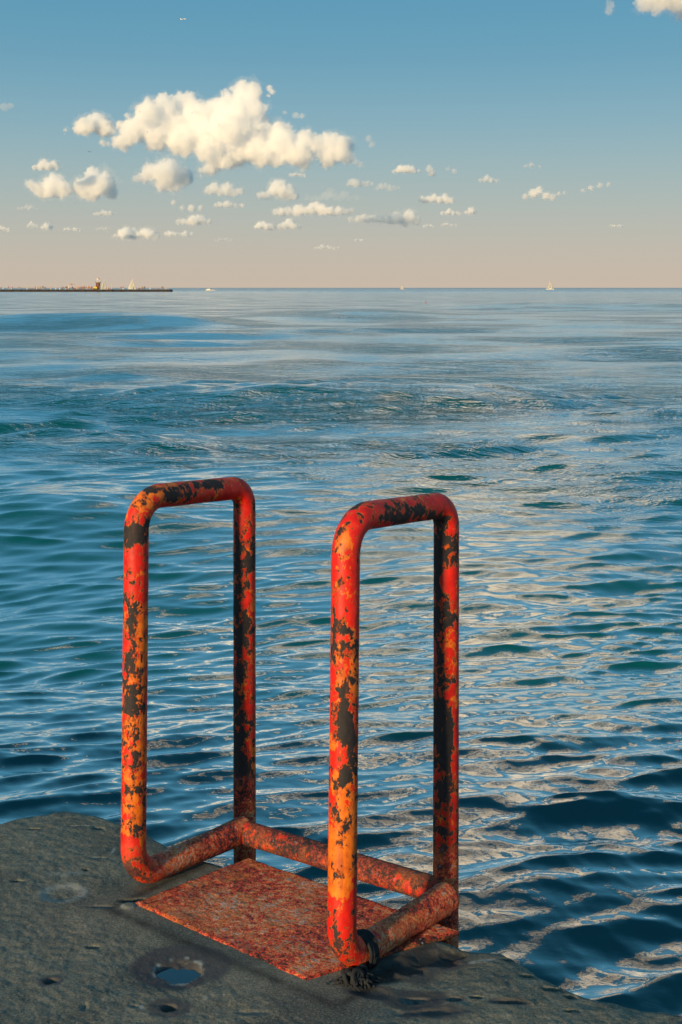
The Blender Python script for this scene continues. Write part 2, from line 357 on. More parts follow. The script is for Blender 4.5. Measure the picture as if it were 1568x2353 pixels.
# ------------------------------------------------------------------ the painted ladder rail
def paint_material():
    t = NT('flaking_red_paint'); P = t.obj((1, 1, .72))
    bB, bO, mt = t.attr('bias_black'), t.attr('bias_orange'), t.attr('mottle')
    n1 = t.noise(P, 34, 9, .68, .25); n2 = t.noise(t.obj((1, 1, .8)), 24, 8, .68, .4)
    f1 = t.math('ADD', t.math('ADD', n1, bB), t.math('MULTIPLY', t.math('SUBTRACT', t.noise(P, 80, 4, .78), .5), .38)); f2 = t.math('ADD', t.math('ADD', n2, bO), t.math('MULTIPLY', t.math('SUBTRACT', t.noise(P, 75, 4, .7), .5), .34))
    pits = t.noise(P, 95, 4, .6)
    f1 = t.math('ADD', f1, t.math('MULTIPLY', t.step(pits, .58, .70), .13))
    black = t.step(f1, .565, .580); fringe = t.step(f1, .535, .555); orange = t.step(f2, .575, .595)
    nr = t.noise(P, 40, 5, .6)
    red = t.ramp(nr, [(.3, (.40, .006, .003)), (.55, (.66, .011, .004)), (.8, (.76, .034, .010))])
    org = t.ramp(t.noise(P, 55, 5, .6), [(.3, (.44, .070, .005)), (.5, (.68, .14, .008)), (.75, (.78, .22, .014))])
    blk = t.ramp(t.noise(P, 90, 4, .7), [(.3, (.010, .009, .012)), (.6, (.024, .020, .023)), (.85, (.075, .030, .018))])
    c = t.mix(orange, red, org); c = t.mix(t.math('MULTIPLY', fringe, .85), c, org); c = t.mix(t.math('MULTIPLY', t.step(f1, .50, .60), .35), c, (.16, .035, .012)); c = t.mix(black, c, blk)
    run = t.noise(t.obj((1, 1, .12)), 55, 4, .6)
    c = t.mix(t.math('MULTIPLY', t.step(run, .56, .72), .40), c, (.22, .05, .018))
    # rusty mottled version for the base
    m1 = t.noise(t.obj((1, 1, 1)), 48, 6, .72, .3); m2 = t.noise(t.obj(), 170, 3, .7); m3 = t.noise(t.obj(), 14, 4, .6)
    mm = t.math('ADD', t.math('MULTIPLY', m1, .55), t.math('MULTIPLY', m2, .45))
    mm = t.math('ADD', t.math('ADD', .515, t.math('MULTIPLY', t.math('SUBTRACT', mm, .5), 2.3)), t.math('MULTIPLY', t.math('SUBTRACT', t.noise(t.obj(), 7, 3, .5), .5), .55))
    mc = t.ramp(t.math('SUBTRACT', mm, bB), [(.22, (.020, .012, .012)), (.34, (.12, .030, .022)), (.42, (.46, .036, .018)), (.50, (.68, .060, .022)), (.58, (.72, .17, .07)), (.66, (.66, .26, .045)), (.76, (.60, .38, .34))])
    mc = t.mix(t.math('MULTIPLY', t.step(t.noise(t.obj(), 9, 5, .6, .5), .50, .60), .55), mc, t.ramp(m2, [(.3, (.22, .045, .02)), (.5, (.62, .15, .04)), (.7, (.70, .30, .06))]))
    mc = t.mix(t.math('MULTIPLY', t.step(t.noise(t.obj(), 75, 3, .6), .64, .70), .7), mc, (.30, .34, .42))
    mc = t.mix(t.math('MULTIPLY', t.step(m3, .54, .68), .42), mc, (.15, .050, .038))
    c = t.mix(mt, c, mc)
    flake = t.math('MULTIPLY', t.math('ADD', black, t.math('MULTIPLY', fringe, .6)), -1)
    h = t.math('ADD', flake, t.math('MULTIPLY', t.noise(P, 140, 4, .6), .35))
    h = t.math('ADD', t.math('MULTIPLY', h, t.math('SUBTRACT', 1, t.math('MULTIPLY', mt, .7))), t.math('MULTIPLY', t.math('MULTIPLY', mm, 5), mt))
    rough = t.math('ADD', .52, t.math('MULTIPLY', black, .25)); rough = t.math('ADD', rough, t.math('MULTIPLY', mt, .15))
    t.bsdf(c, rough, t.bump(h, .6, .0022), spec=.4); return t.m
PAINT = paint_material()

def arc_path(P, radii, step=.004):
    """polyline P with corners rounded to the given radii, evenly resampled"""
    pts = [Vector(P[0])]
    for i in range(1, len(P) - 1):
        a, b, c = Vector(P[i - 1]), Vector(P[i]), Vector(P[i + 1]); r = radii[i - 1]
        u, v = (a - b).normalized(), (c - b).normalized(); ang = u.angle(v); t = r / math.tan(ang / 2)
        p0, p1 = b + u * t, b + v * t; ctr = b + (u + v).normalized() * (r / math.sin(ang / 2))
        e0, e1 = p0 - ctr, p1 - ctr; th = e0.angle(e1); ax = e0.cross(e1).normalized()
        for k in range(17): pts.append(ctr + Matrix.Rotation(th * k / 16, 3, ax) @ e0)
    pts.append(Vector(P[-1]))
    A = np.array(pts); seg = np.linalg.norm(np.diff(A, axis=0), axis=1); s = np.r_[0, np.cumsum(seg)]
    n = max(2, int(s[-1] / step)); q = np.linspace(0, s[-1], n)
    return np.stack([np.interp(q, s, A[:, i]) for i in range(3)], 1), q
def sweep(name, path, s, rad, nseg=48, seed=0, wob=.0006):
    T = np.gradient(path, axis=0); T /= np.linalg.norm(T, axis=1)[:, None]
    N = np.zeros_like(T); n = np.cross(T[0], [.3, .9, .2]); n /= np.linalg.norm(n)
    for i in range(len(T)):
        n = n - T[i] * (n @ T[i]); n /= np.linalg.norm(n); N[i] = n
    B = np.cross(T, N); th = np.linspace(0, 2 * math.pi, nseg + 1)[:-1]
    rr = np.interp(s, np.linspace(0, s[-1], len(rad)), rad) if np.ndim(rad) else np.full(len(s), rad)
    rough = (fbm(s[:, None] * 25 + 3 + 0 * th[None], np.cos(th)[None] * 1.5 + 4 + 0 * s[:, None], 3, seed) - .5) * wob * 2 \
          + (fbm(s[:, None] * 90 + 3 + 0 * th[None], np.sin(th)[None] * 4 + 9 + 0 * s[:, None], 2, seed + 5) - .5) * wob
    Rr = rr[:, None] + rough
    V = path[:, None] + N[:, None] * (np.cos(th)[None, :, None] * Rr[..., None]) + B[:, None] * (np.sin(th)[None, :, None] * Rr[..., None])
    n_, m_ = V.shape[:2]; co = V.reshape(-1, 3)
    i = np.arange(n_ * m_).reshape(n_, m_); j = np.roll(i, -1, 1)
    q = np.stack([i[:-1], j[:-1], j[1:], i[1:]], -1).reshape(-1, 4).tolist()
    q += [i[0][::-1].tolist(), i[-1].tolist()]
    me = bpy.data.meshes.new(name); me.from_pydata(co.tolist(), [], q); me.update()
    return me, co
def paint_attrs(me, co, spots, base_b=0.0, base_o=0.0, mottle=0.0, mfun=None):
    sx = co[:, 0] / co[:, 1] * 2700 + 784; sy = 661 - (co[:, 2] - CAMZ) / co[:, 1] * 2700
    b = np.full(len(co), base_b); o = np.full(len(co), base_o)
    for (x, y, rx, ry, kind, s) in spots:
        w = np.exp(-(((sx - x) / rx) ** 2 + ((sy - y) / ry) ** 2)) * s * .8
        if kind == 'b': b += w
        else: o += w
    attr(me, 'bias_black', b); attr(me, 'bias_orange', o)
    attr(me, 'mottle', mfun(sx, sy, co) if mfun else np.full(len(co), mottle))

rail = empty('ladder_rail', (-.13, 3.0, .70))
tag(rail, 'red and orange paint-flaked steel ladder handrail with two tall hoops bolted to the concrete edge', 'ladder rail')
def rpart(name, me, mat=None, parent=None, smooth=True):
    o = link(name, me, mat=mat or PAINT, smooth=smooth)
    p = parent or rail; o.parent = p
    if p is rail: o.matrix_parent_inverse = Matrix.Translation(-rail.location)
    return o
RT = .0335
HA = [(-.2835, 3.475, -1.2), (-.291, 3.537, 1.700), (-.556, 3.196, 1.728), (-.553, 3.124, .730), (-.286, 3.455, .706)]
HB = [(.2675, 3.035, -1.2), (.278, 3.097, 1.729), (.012, 2.756, 1.759), (.001, 2.684, .758), (.271, 3.010, .737)]
spA = [(400, 1975, 50, 30, 'b', -.07), (563, 1650, 26, 400, 'b', .035), (315, 1225, 34, 24, 'b', .30), (345, 1128, 14, 12, 'b', .2), (395, 1140, 12, 12, 'b', .15), (410, 1122, 22, 8, 'b', .15), (430, 1138, 30, 8, 'b', .15), (490, 1112, 40, 11, 'b', .30), (375, 1125, 40, 18, 'o', .18), (330, 1160, 26, 34, 'o', .34), (320, 1285, 26, 45, 'b', -.12),
       (330, 1290, 40, 40, 'o', -.15), (303, 1480, 12, 90, 'b', .15), (328, 1500, 9, 120, 'o', .25), (300, 1620, 14, 60, 'b', .14), (306, 1750, 40, 260, 'o', .20), (308, 1800, 40, 130, 'b', .03),
       (300, 1960, 30, 30, 'o', -.35), (300, 1950, 30, 22, 'b', -.12), (300, 2010, 34, 22, 'b', .18), (550, 1125, 30, 22, 'b', -.22), (570, 1160, 20, 40, 'b', -.10), (545, 1165, 10, 12, 'b', .12), (545, 1300, 12, 90, 'b', .12), (575, 1290, 18, 30, 'b', .22), (570, 1230, 12, 30, 'b', -.05),
       (545, 1450, 10, 120, 'b', .12), (572, 1440, 12, 30, 'b', .12), (545, 1700, 14, 190, 'b', .16), (575, 1500, 12, 260, 'b', -.03), (560, 1820, 40, 70, 'b', .15), (565, 1900, 40, 28, 'b', -.16), (565, 1905, 40, 26, 'o', .25), (582, 1780, 8, 60, 'o', .25)]
spB = [(870, 2160, 50, 36, 'b', -.08), (980, 2095, 50, 40, 'b', .05), (1026, 1650, 26, 400, 'b', .045), (795, 1190, 14, 40, 'b', .12), (820, 1165, 30, 8, 'b', .12), (788, 1250, 16, 40, 'o', .30), (812, 1260, 10, 24, 'o', .12), (800, 1210, 40, 40, 'b', -.05), (850, 1180, 26, 26, 'b', -.12), (810, 1290, 40, 90, 'b', -.10), (850, 1180, 36, 26, 'o', -.2), (802, 1400, 40, 60, 'b', -.06),
       (800, 1325, 9, 14, 'b', .22), (910, 1190, 50, 9, 'b', .22), (960, 1172, 34, 10, 'b', .22), (935, 1160, 10, 12, 'b', .1), (790, 1450, 18, 12, 'b', .24), (796, 1485, 20, 16, 'b', .22), (815, 1540, 10, 90, 'o', .28), (780, 1530, 14, 60, 'o', .2), (795, 1690, 20, 36, 'b', .20),
       (795, 1790, 22, 22, 'b', .20), (785, 1640, 12, 30, 'b', .12), (795, 1900, 14, 14, 'b', .14), (788, 1870, 44, 160, 'o', .22), (788, 2000, 44, 80, 'o', .26), (788, 2030, 44, 120, 'b', -.06), (788, 2110, 30, 24, 'b', -.08), (785, 2140, 40, 34, 'o', -.45), (770, 2120, 6, 34, 'b', .2), (785, 2180, 40, 14, 'b', .16),
       (1020, 1150, 30, 26, 'b', -.2), (1006, 1195, 16, 14, 'b', .32), (1045, 1200, 12, 40, 'b', -.2), (1020, 1260, 24, 40, 'b', .22), (1038, 1350, 16, 34, 'b', -.2), (1038, 1420, 14, 30, 'b', .22), (1005, 1340, 10, 90, 'b', .14), (1040, 1480, 16, 60, 'b', -.14), (1005, 1600, 20, 160, 'b', .10),
       (1020, 1680, 26, 60, 'b', .14), (1015, 1800, 30, 50, 'b', .10), (1015, 1950, 30, 60, 'b', .08), (1048, 1700, 8, 160, 'b', -.14), (1025, 2040, 40, 30, 'o', .16), (1030, 2030, 40, 30, 'b', -.08)]
def mott(jx, jy):
    def f(sx, sy, co):
        # only the foot tubes and the foot of the posts are rusted through
        foot = sstep(.86, .80, co[:, 2] - .0 * co[:, 1])
        away = np.clip((sx - jx) / 90, 0, 1)
        return np.clip(foot * (.15 + away), 0, 1)
    return f
for H, sp, jx, sd, bb in ((HA, spA, 330, 1, .018), (HB, spB, 815, 2, .022)):
    path, s = arc_path(H, [.060, .085, .080])
    L = s[-1]; rad = np.full(200, RT); rad[-9:] = RT + np.linspace(0, .005, 9); 
    me, co = sweep('handrail', path, s, rad, 56, sd)
    sx = co[:, 0] / co[:, 1] * 2700 + 784
    paint_attrs(me, co, sp, bb, -.015, 0, mott(jx, 0))
    rpart('handrail', me)
# crossbar between the two far posts
path, s = arc_path([(-.276, 3.43, .708), (.265, 3.045, .733)], [])
me, co = sweep('crossbar', path, s, RT * .97, 48, 9)
sxx = co
paint_attrs(me, co, [(700, 1950, 200, 30, 'b', .10), (900, 2000, 200, 20, 'b', .08)], .10, -.05, .0, lambda sx, sy, co: np.full(len(co), .40))
rpart('crossbar', me)
# rungs going down to the water below the edge
for k in range(4):
    z = .40 - .28 * k
    path, s = arc_path([(-.286, 3.45, z), (.267, 3.03, z + .02)], [], .02)
    me, co = sweep('rung', path, s, .014, 16, 20 + k); paint_attrs(me, co, [], .05, 0, 1.0); rpart('rung', me)
# base plate: a bent, pitted steel sheet
def build_plate():
    L_, N_, R_, F_ = [np.array(v) for v in ((-.537, 3.056, .700), (-.080, 2.672, .7235), (.292, 2.90, .710), (-.263, 3.335, .681))]
    n, m = 220, 150; U, V = np.meshgrid(np.linspace(0, 1, n), np.linspace(0, 1, m), indexing='ij')
    def surf(off):
        P = ((1 - U) * (1 - V))[..., None] * L_ + (U * (1 - V))[..., None] * N_ + (U * V)[..., None] * R_ + ((1 - U) * V)[..., None] * F_
        X, Y, Z = P[..., 0].copy(), P[..., 1].copy(), P[..., 2].copy()
        ed = np.minimum(np.minimum(U, 1 - U) * 4, np.minimum(V, 1 - V) * 3)
        wob = (fbm(X * 30, Y * 30, 3, 77) - .5) * .004 * (1 - sstep(0, .12, ed)); X += wob; Y += wob
        Z = Z + .003 + (fbm(X * 12, Y * 12, 3, 70) - .5) * .004 + (fbm(X * 90, Y * 90, 3, 72) - .5) * .0022 - .004 * (1 - sstep(0, .06, ed)) ** 2 + off
        return X, Y, Z
    X, Y, Z = surf(0); X2, Y2, Z2 = surf(-.009)
    co = np.concatenate([np.stack([X, Y, Z], -1).reshape(-1, 3), np.stack([X2, Y2, Z2], -1).reshape(-1, 3)])
    i = np.arange(n * m).reshape(n, m); q = np.stack([i[:-1, :-1], i[1:, :-1], i[1:, 1:], i[:-1, 1:]], -1).reshape(-1, 4); q2 = (q + n * m)[:, ::-1]
    bd = np.r_[i[:, 0], i[-1, 1:], i[::-1, -1][1:], i[0, ::-1][1:-1]]; nx = np.roll(bd, -1)
    sd = np.stack([bd, bd + n * m, nx + n * m, nx], -1)
    me = bpy.data.meshes.new('base_plate'); me.from_pydata(co.tolist(), [], np.concatenate([q, q2, sd]).tolist()); me.update()
    paint_attrs(me, co, [(560, 2120, 110, 60, 'b', -.05), (640, 2060, 60, 30, 'b', .0), (600, 1985, 80, 22, 'b', .07), (850, 2110, 90, 60, 'b', .06), (520, 2085, 60, 30, 'b', -.06), (610, 2150, 50, 26, 'b', .07), (690, 2200, 30, 20, 'b', -.05), (450, 2120, 40, 20, 'b', .05), (990, 2175, 110, 26, 'b', .34), (800, 2060, 120, 26, 'b', .12), (740, 2140, 30, 40, 'b', .08), (560, 2005, 60, 20, 'b', .12)], -.015, 0, 1.0)  # dark spots by the tubes and right corner put shade into the rust colour
    ed = np.minimum(np.minimum(U, 1 - U) * 4, np.minimum(V, 1 - V) * 3)
    e1 = (.16 * np.exp(-(ed / .07) ** 2) * (.4 + 1.2 * fbm(X * 30, Y * 30, 3, 99)) + (fbm(X * 9, Y * 9, 3, 98) - .5) * .22).ravel(); e1 = np.concatenate([e1, e1 + .1])
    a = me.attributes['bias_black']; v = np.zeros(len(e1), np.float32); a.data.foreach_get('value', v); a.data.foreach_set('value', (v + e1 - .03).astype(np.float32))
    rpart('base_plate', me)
build_plate()
def lathe(name, prof, seg=16):
    bm = bmesh.new(); rings = []
    for r, z in prof: rings.append([bm.verts.new((r * math.cos(6.28318 * k / seg), r * math.sin(6.28318 * k / seg), z)) for k in range(seg)])
    for a, b in zip(rings, rings[1:]):
        for k in range(seg): bm.faces.new((a[k], a[(k + 1) % seg], b[(k + 1) % seg], b[k]))
    bm.faces.new(rings[0][::-1]); bm.faces.new(rings[-1])
    me = bpy.data.meshes.new(name); bm.to_mesh(me); bm.free(); return me
bolt_mat = simple('worn_bolt', (.30, .22, .24), .4, .4, .4, 120)
for bx, by in ((-.395, 3.085), (-.295, 3.275), (.045, 2.79), (.13, 2.93)):
    me = lathe('bolt', [(.013, 0), (.013, .005), (.010, .008), (.006, .0085), (.0055, .013), (.003, .0145)], 14)
    b = rpart('bolt', me, bolt_mat); b.location = (bx, by, plane_z(bx, by) - .001)

# black cord tied round the near foot of the right hoop
cord_mat = (lambda t: (t.bsdf(t.ramp(t.noise(t.obj((1, 1, 1)), 160, 3), [(.3, (.003, .004, .006)), (.7, (.012, .016, .021))]), .85, t.bump(t.noise(t.obj(), 400, 2), .4, .001)), t.m)[1])(NT('black_cord'))
def build_cord():
    root = empty('cord', (.02, 2.69, .72))
    def cp(name, me):
        o = link(name, me, mat=cord_mat); o.parent = root; o.matrix_parent_inverse = Matrix.Translation(-root.location)
    rg = random.Random(3)
    ax = Vector((.270, .326, -.021)).normalized(); c0 = Vector((.001, 2.684, .758)) + ax * .075
    up = Vector((0, 0, 1)); sd = ax.cross(up).normalized(); up = sd.cross(ax)
    for k in range(5):
        P = []; c = c0 + ax * (.0062 * (k - 2)) + Vector((0, 0, -.001)); tilt = rg.uniform(-.25, .25)
        for j in range(33):
            a = 6.2832 * j / 32; rr = .0385 + .002 * math.sin(3 * a + k)
            P.append(c + sd * rr * math.cos(a) + up * rr * math.sin(a) + ax * tilt * .012 * math.cos(a))
        A = np.array(P); s = np.r_[0, np.cumsum(np.linalg.norm(np.diff(A, axis=0), axis=1))]
        me, _ = sweep('loop', A, s, .0042, 10, k); cp('loop', me)
    ks = Vector((.030, 2.672, .722)); co = []; fc = []
    def strand(P, r, sg=8):
        A = np.array(P); s = np.r_[0, np.cumsum(np.linalg.norm(np.diff(A, axis=0), axis=1))]
        me, c = sweep('t', A, s, r, sg, rg.randint(0, 99)); n0 = len(co); co.extend(c.tolist())
        for p in me.polygons: fc.append([n0 + v for v in p.vertices])
        bpy.data.meshes.remove(me)
    # knot: tangled turns
    for k in range(18):
        b = Vector((rg.gauss(0, 1), rg.gauss(0, 1), rg.gauss(0, .6))).normalized(); a = b.orthogonal().normalized(); b2 = b.cross(a)
        c = ks + Vector((rg.uniform(-.024, .022), rg.uniform(-.014, .014), rg.uniform(-.004, .016))); r = rg.uniform(.008, .016)
        strand([c + (a * math.cos(q * .42) + b2 * math.sin(q * .42)) * r for q in range(14)], .0055)
    me = bpy.data.meshes.new('knot'); me.from_pydata(co, [], fc); me.update(); cp('knot', me)
    co.clear(); fc.clear()
    for k in range(80):                                   # frayed ends spread over the concrete
        a = rg.uniform(-.35, 3.5) * -1; L = rg.uniform(.012, .040)
        if rg.random() < .25: L *= 1.4
        d = Vector((math.cos(a), math.sin(a) * .55, 0)); p = ks + Vector((rg.uniform(-.03, .03), rg.uniform(-.02, .01), rg.uniform(-.006, .012))); P = [p]
        v = d * .3 + Vector((0, 0, rg.uniform(.1, .9)))
        for q in range(6):
            p = p + v * L / 5; v = v * .7 + d * .35 + Vector((rg.uniform(-.25, .25), rg.uniform(-.25, .25), -.34))
            z0 = plane_z(p.x, p.y) + .004
            if p.z < z0: p = Vector((p.x, p.y, z0 + rg.uniform(0, .006))); v.z = max(v.z, 0)
            P.append(p)
        strand(P, rg.uniform(.0014, .0034), 6)
    me = bpy.data.meshes.new('frayed_end'); me.from_pydata(co, [], fc); me.update(); cp('frayed_end', me)
    tag(root, 'black frayed cord tied in a knot round the nearest foot of the red rail', 'cord')
build_cord()

# ------------------------------------------------------------------ clouds
# one lumpy shape of sunlit mist per cloud: puffs merged by a voxel remesh, roughened, filled with an even mist
def cloud_mat(name, density, tint=(1, .958, .87)):
    t = NT(name); v = t.n('ShaderNodeVolumeScatter'); v.inputs['Color'].default_value = (*tint, 1)
    v.inputs['Density'].default_value = density; v.inputs['Anisotropy'].default_value = 0.0
    t.l(v.outputs[0], t.out.inputs['Volume']); return t.m
TEX = []
for sc in (1.1, .45, .2):
    x = bpy.data.textures.new('puff_noise', 'VORONOI'); x.noise_scale = sc; x.noise_intensity = 1.0; TEX.append(x)
for sc in (.8, .16):
    x = bpy.data.textures.new('ragged_noise', 'CLOUDS'); x.noise_scale = sc; x.noise_depth = 3; TEX.append(x)
def cloud(label, d, puffs, opt=7.0, U=None, vox=.055, amp=(1, 1), seed=1, veil=None):
    """puffs: picture x, y, radius (px of a 1568-wide picture); built d metres away at real size"""
    rg = random.Random(seed)
    xs = [p[0] for p in puffs]; ys = [p[1] for p in puffs]
    cx, cy = (min(xs) + max(xs)) / 2, (min(ys) + max(ys)) / 2
    U = U or min(30.0, max(7.0, 1.15 * sum(p[2] for p in puffs) / len(puffs)))   # local unit = about one puff
    bm = bmesh.new()
    for (x, y, r) in puffs:
        r *= 1.13
        lx, lz, lr = (x - cx) / U, (cy - y) / U, r / U
        M = Matrix.Translation((lx, rg.uniform(-.5, .5) * lr, lz)) @ Matrix.Diagonal((lr, lr * rg.uniform(.8, 1.2), lr * .92, 1))
        bmesh.ops.create_icosphere(bm, subdivisions=2, radius=1, matrix=M)
    me = bpy.data.meshes.new('cloud_src'); bm.to_mesh(me); bm.free()
    o = bpy.data.objects.new('cloud_src', me); COL.objects.link(o)
    sc = d * U / 2700; 
    def mod(kind, **k):
        m = o.modifiers.new('m', kind)
        for a, b in k.items(): setattr(m, a, b)
    mod('REMESH', mode='VOXEL', voxel_size=vox * 1.5)
    mod('DISPLACE', texture=TEX[3], strength=1.2 if veil else .7, mid_level=.5, texture_coords='LOCAL')
    mod('DISPLACE', texture=TEX[0], strength=-.55, mid_level=.45, texture_coords='LOCAL')
    mod('REMESH', mode='VOXEL', voxel_size=vox)
    mod('DISPLACE', texture=TEX[1], strength=-.36, mid_level=.45, texture_coords='LOCAL')
    mod('DISPLACE', texture=TEX[2], strength=-.22, mid_level=.45, texture_coords='LOCAL')
    mod('DISPLACE', texture=TEX[4], strength=.26, mid_level=.5, texture_coords='LOCAL')
    dg = bpy.context.evaluated_depsgraph_get(); ev = bpy.data.meshes.new_from_object(o.evaluated_get(dg))
    bpy.data.objects.remove(o); bpy.data.meshes.remove(me)
    c = link('cloud', ev); ev.name = 'cloud'; ev.materials.clear()
    rmax = max(p[2] for p in puffs) / U * sc * 2
    ev.materials.append(cloud_mat('cloud_mist', opt * .75 / rmax, (1, .935, .82) if d < 12400 else (1, .92, .80)))  # far clouds tinted pinker: warm distance haze put into the mist colour
    c.location = px(cx, cy, d); c.scale = (sc,) * 3
    if veil is None:
        v = cloud('', d, [(x, y, r * 1.22 + 1.5) for x, y, r in puffs], opt * .10, U, vox * 1.3, amp, seed, True)
        v.name = 'veil'; v.parent = c; v.matrix_parent_inverse = (Matrix.Translation(c.location) @ Matrix.Diagonal((*c.scale, 1))).inverted()
    else: return c
    tag(c, label, 'cloud', 'sunlit clouds over the lake')
def blob(x0, x1, yb, h, n, seed, tail=0):
    h *= .95
    """a small flat-bottomed cumulus between x0 and x1 with its base at yb"""
    rg = random.Random(seed); P = []; w = x1 - x0; n = max(n, int(w / max(4.0, h * .42)))
    for k in range(n):
        f = (k + .5) / n; e = math.sin(math.pi * min(max(f ** .9, .05), .95)) ** .7 * (.30 + .75 * rg.random())
        r = max(h * .26, 2.6, h * .56 * e); P.append((x0 + w * f, yb - r * rg.uniform(.9, 1.5), r))
        if h * e > 9: P.append((x0 + w * f + rg.uniform(-.1, .1) * w, yb - h * e + r * .75, r * .75))
    return P
def cdist(yb, base=900): return base * 2700 / max(661 - yb, 60)

cloud('largest cloud, a wide heaped cream cloud filling the upper left of the sky', 8800,
      [(300, 305, 28), (280, 325, 20), (330, 290, 34), (345, 262, 30), (380, 245, 28), (425, 232, 27), (400, 275, 38), (450, 265, 34), (360, 315, 30), (420, 320, 38), (470, 300, 40), (500, 255, 30), (520, 235, 22),
       (560, 215, 30), (575, 212, 26), (560, 250, 40), (530, 290, 44), (590, 255, 26), (590, 295, 38), (480, 345, 32), (540, 345, 38), (600, 345, 36), (650, 330, 34), (645, 300, 24), (680, 350, 32), (700, 325, 26), (730, 330, 26),
       (760, 330, 30), (785, 335, 26), (750, 355, 28), (790, 350, 22), (700, 365, 20), (640, 368, 18), (490, 380, 20), (520, 375, 18), (465, 395, 12), (240, 330, 10), (285, 345, 9)], 9, vox=.055, seed=3)
cloud('cone-shaped cream cloud just left of the largest cloud', 8900, [(150, 300, 6), (175, 300, 10), (200, 290, 22), (222, 280, 24), (240, 292, 22), (215, 270, 12), (258, 300, 10)], 8, vox=.06, seed=4)
cloud('small ragged cloud tuft in the gap left of the largest cloud', 8900, [(277, 285, 9), (292, 265, 6), (270, 292, 6)], 3, vox=.06, seed=5)
cloud('tiny torn cloud scrap above the right shoulder of the largest cloud', 8800, [(620, 202, 7), (626, 210, 7), (618, 220, 4)], 2.5, vox=.05, seed=6)
cloud('faint thin wisp above the right half of the largest cloud', 8800, [(655, 258, 5), (680, 264, 8), (695, 266, 7)], 1.0, vox=.05, seed=7)
cloud('faint thin wisp right of the largest cloud', 8800, [(848, 318, 8), (855, 332, 8)], .7, vox=.05, seed=8)
cloud('faint thin scrap just off the lower right end of the largest cloud', 8800, [(818, 372, 8), (828, 377, 8)], .7, vox=.05, seed=80)
cloud('round cream cloud hanging under the left half of the largest cloud', 10000, [(325, 410, 14), (350, 395, 20), (385, 398, 32), (375, 420, 20), (420, 405, 24), (395, 425, 18), (338, 375, 8)], 7, vox=.06, seed=9)
cloud('small bright cloud above the two round clouds at left', 10500, blob(75, 138, 393, 26, 4, 10), 5, vox=.06, seed=10)
cloud('left one of the two round clouds side by side at left', 11000, [(75, 425, 13), (95, 435, 20), (125, 425, 26), (150, 435, 20), (60, 415, 5), (115, 445, 14)], 6.5, vox=.06, seed=11)
cloud('right one of the two round clouds side by side at left', 11000, [(195, 430, 24), (215, 412, 25), (238, 420, 28), (215, 440, 20), (250, 435, 18)], 7, vox=.06, seed=12)
cloud('hazy flattened cloud below the notch of the largest cloud', 11500, blob(470, 560, 450, 36, 5, 13), 4, vox=.06, seed=13)
cloud('small soft cloud under the hazy flattened one', 12500, blob(492, 562, 478, 20, 4, 14), 4, vox=.06, seed=14)
cloud('plump cloud below the right end of the largest cloud', 12000, blob(592, 688, 460, 42, 5, 15), 5.5, vox=.06, seed=15)
cloud('tiny round cloud just below the base of the largest cloud', 11500, blob(665, 702, 406, 14, 3, 16), 3.5, vox=.06, seed=16)
cloud('long flat cloud with a pointed left end, mid sky', 14000, blob(628, 812, 497, 32, 8, 17), 6, vox=.06, seed=17)
cloud('faint veil of cloud above the long flat one', 14000, blob(700, 830, 462, 26, 5, 18), .5, vox=.06, seed=18)
cloud('long low cloud near the middle of the row, brighter at its right end', 15000, [(808, 503, 7), (822, 503, 8), (836, 502, 9), (850, 502, 9), (864, 502, 10), (878, 504, 10), (892, 504, 11), (904, 502, 12), (915, 500, 14), (942, 498, 16), (955, 505, 12), (930, 512, 10)], 5, vox=.06, seed=19)
cloud('left of two small puffs low in mid sky', 16000, blob(585, 634, 528, 20, 4, 20), 5, vox=.06, seed=20)
cloud('right of two small puffs low in mid sky', 16000, blob(640, 692, 528, 24, 4, 21), 5, vox=.06, seed=21)
cloud('smooth low cloud shaped like a loaf below the left clouds', 17000, blob(268, 366, 550, 32, 6, 22), 6, vox=.06, seed=22)
cloud('thin cloud trailing right of the loaf-shaped cloud', 17000, blob(378, 445, 543, 18, 4, 23), 4, vox=.06, seed=23)
cloud('small leaning cloud above the trailing one', 15500, blob(405, 486, 518, 26, 4, 24), 5, vox=.06, seed=24)
cloud('thin streak of cloud under the round hanging cloud', 13500, [(400, 465, 6), (418, 478, 6), (440, 478, 8), (462, 478, 6)], 3.5, vox=.06, seed=25)
cloud('small cloud standing alone left of the thin streak', 14500, blob(215, 262, 496, 16, 3, 26), 3.5, vox=.06, seed=26)
cloud('faint cloud scrap low at the left edge under the round pair', 14000, blob(40, 88, 482, 12, 3, 27), 1.6, vox=.06, seed=27)
cloud('small puff cut by the left edge of the picture', 16000, blob(-14, 24, 532, 18, 3, 28), 4, vox=.06, seed=28)
cloud('left one of two little puffs low at far left', 16000, blob(62, 88, 523, 14, 2, 29), 3, vox=.06, seed=29)
cloud('right one of two little puffs low at far left', 16000, blob(96, 120, 528, 20, 2, 30), 4, vox=.06, seed=30)
cloud('small slanting cloud right of the two little puffs', 16500, blob(148, 186, 531, 14, 3, 31), 3.5, vox=.06, seed=31)
cloud('faint cloud wisp between the slanting cloud and the loaf-shaped one', 16500, blob(220, 252, 530, 12, 3, 32), 1.4, vox=.06, seed=32)
cloud('small flat bright cloud right of the largest cloud', 11000, blob(902, 966, 399, 18, 4, 33), 5, vox=.06, seed=33)
cloud('small upright cloud scrap right of the flat bright one', 11000, [(988, 388, 8), (993, 398, 8)], 2.6, vox=.06, seed=34)
cloud('tiny faint cloud scrap farther right of the upright one', 11000, [(1030, 387, 4), (1045, 393, 6)], 1.2, vox=.06, seed=35)
cloud('low hazy cloud leaning right, left of centre of the right half', 12000, blob(796, 858, 430, 20, 4, 36), 2.2, vox=.06, seed=36)
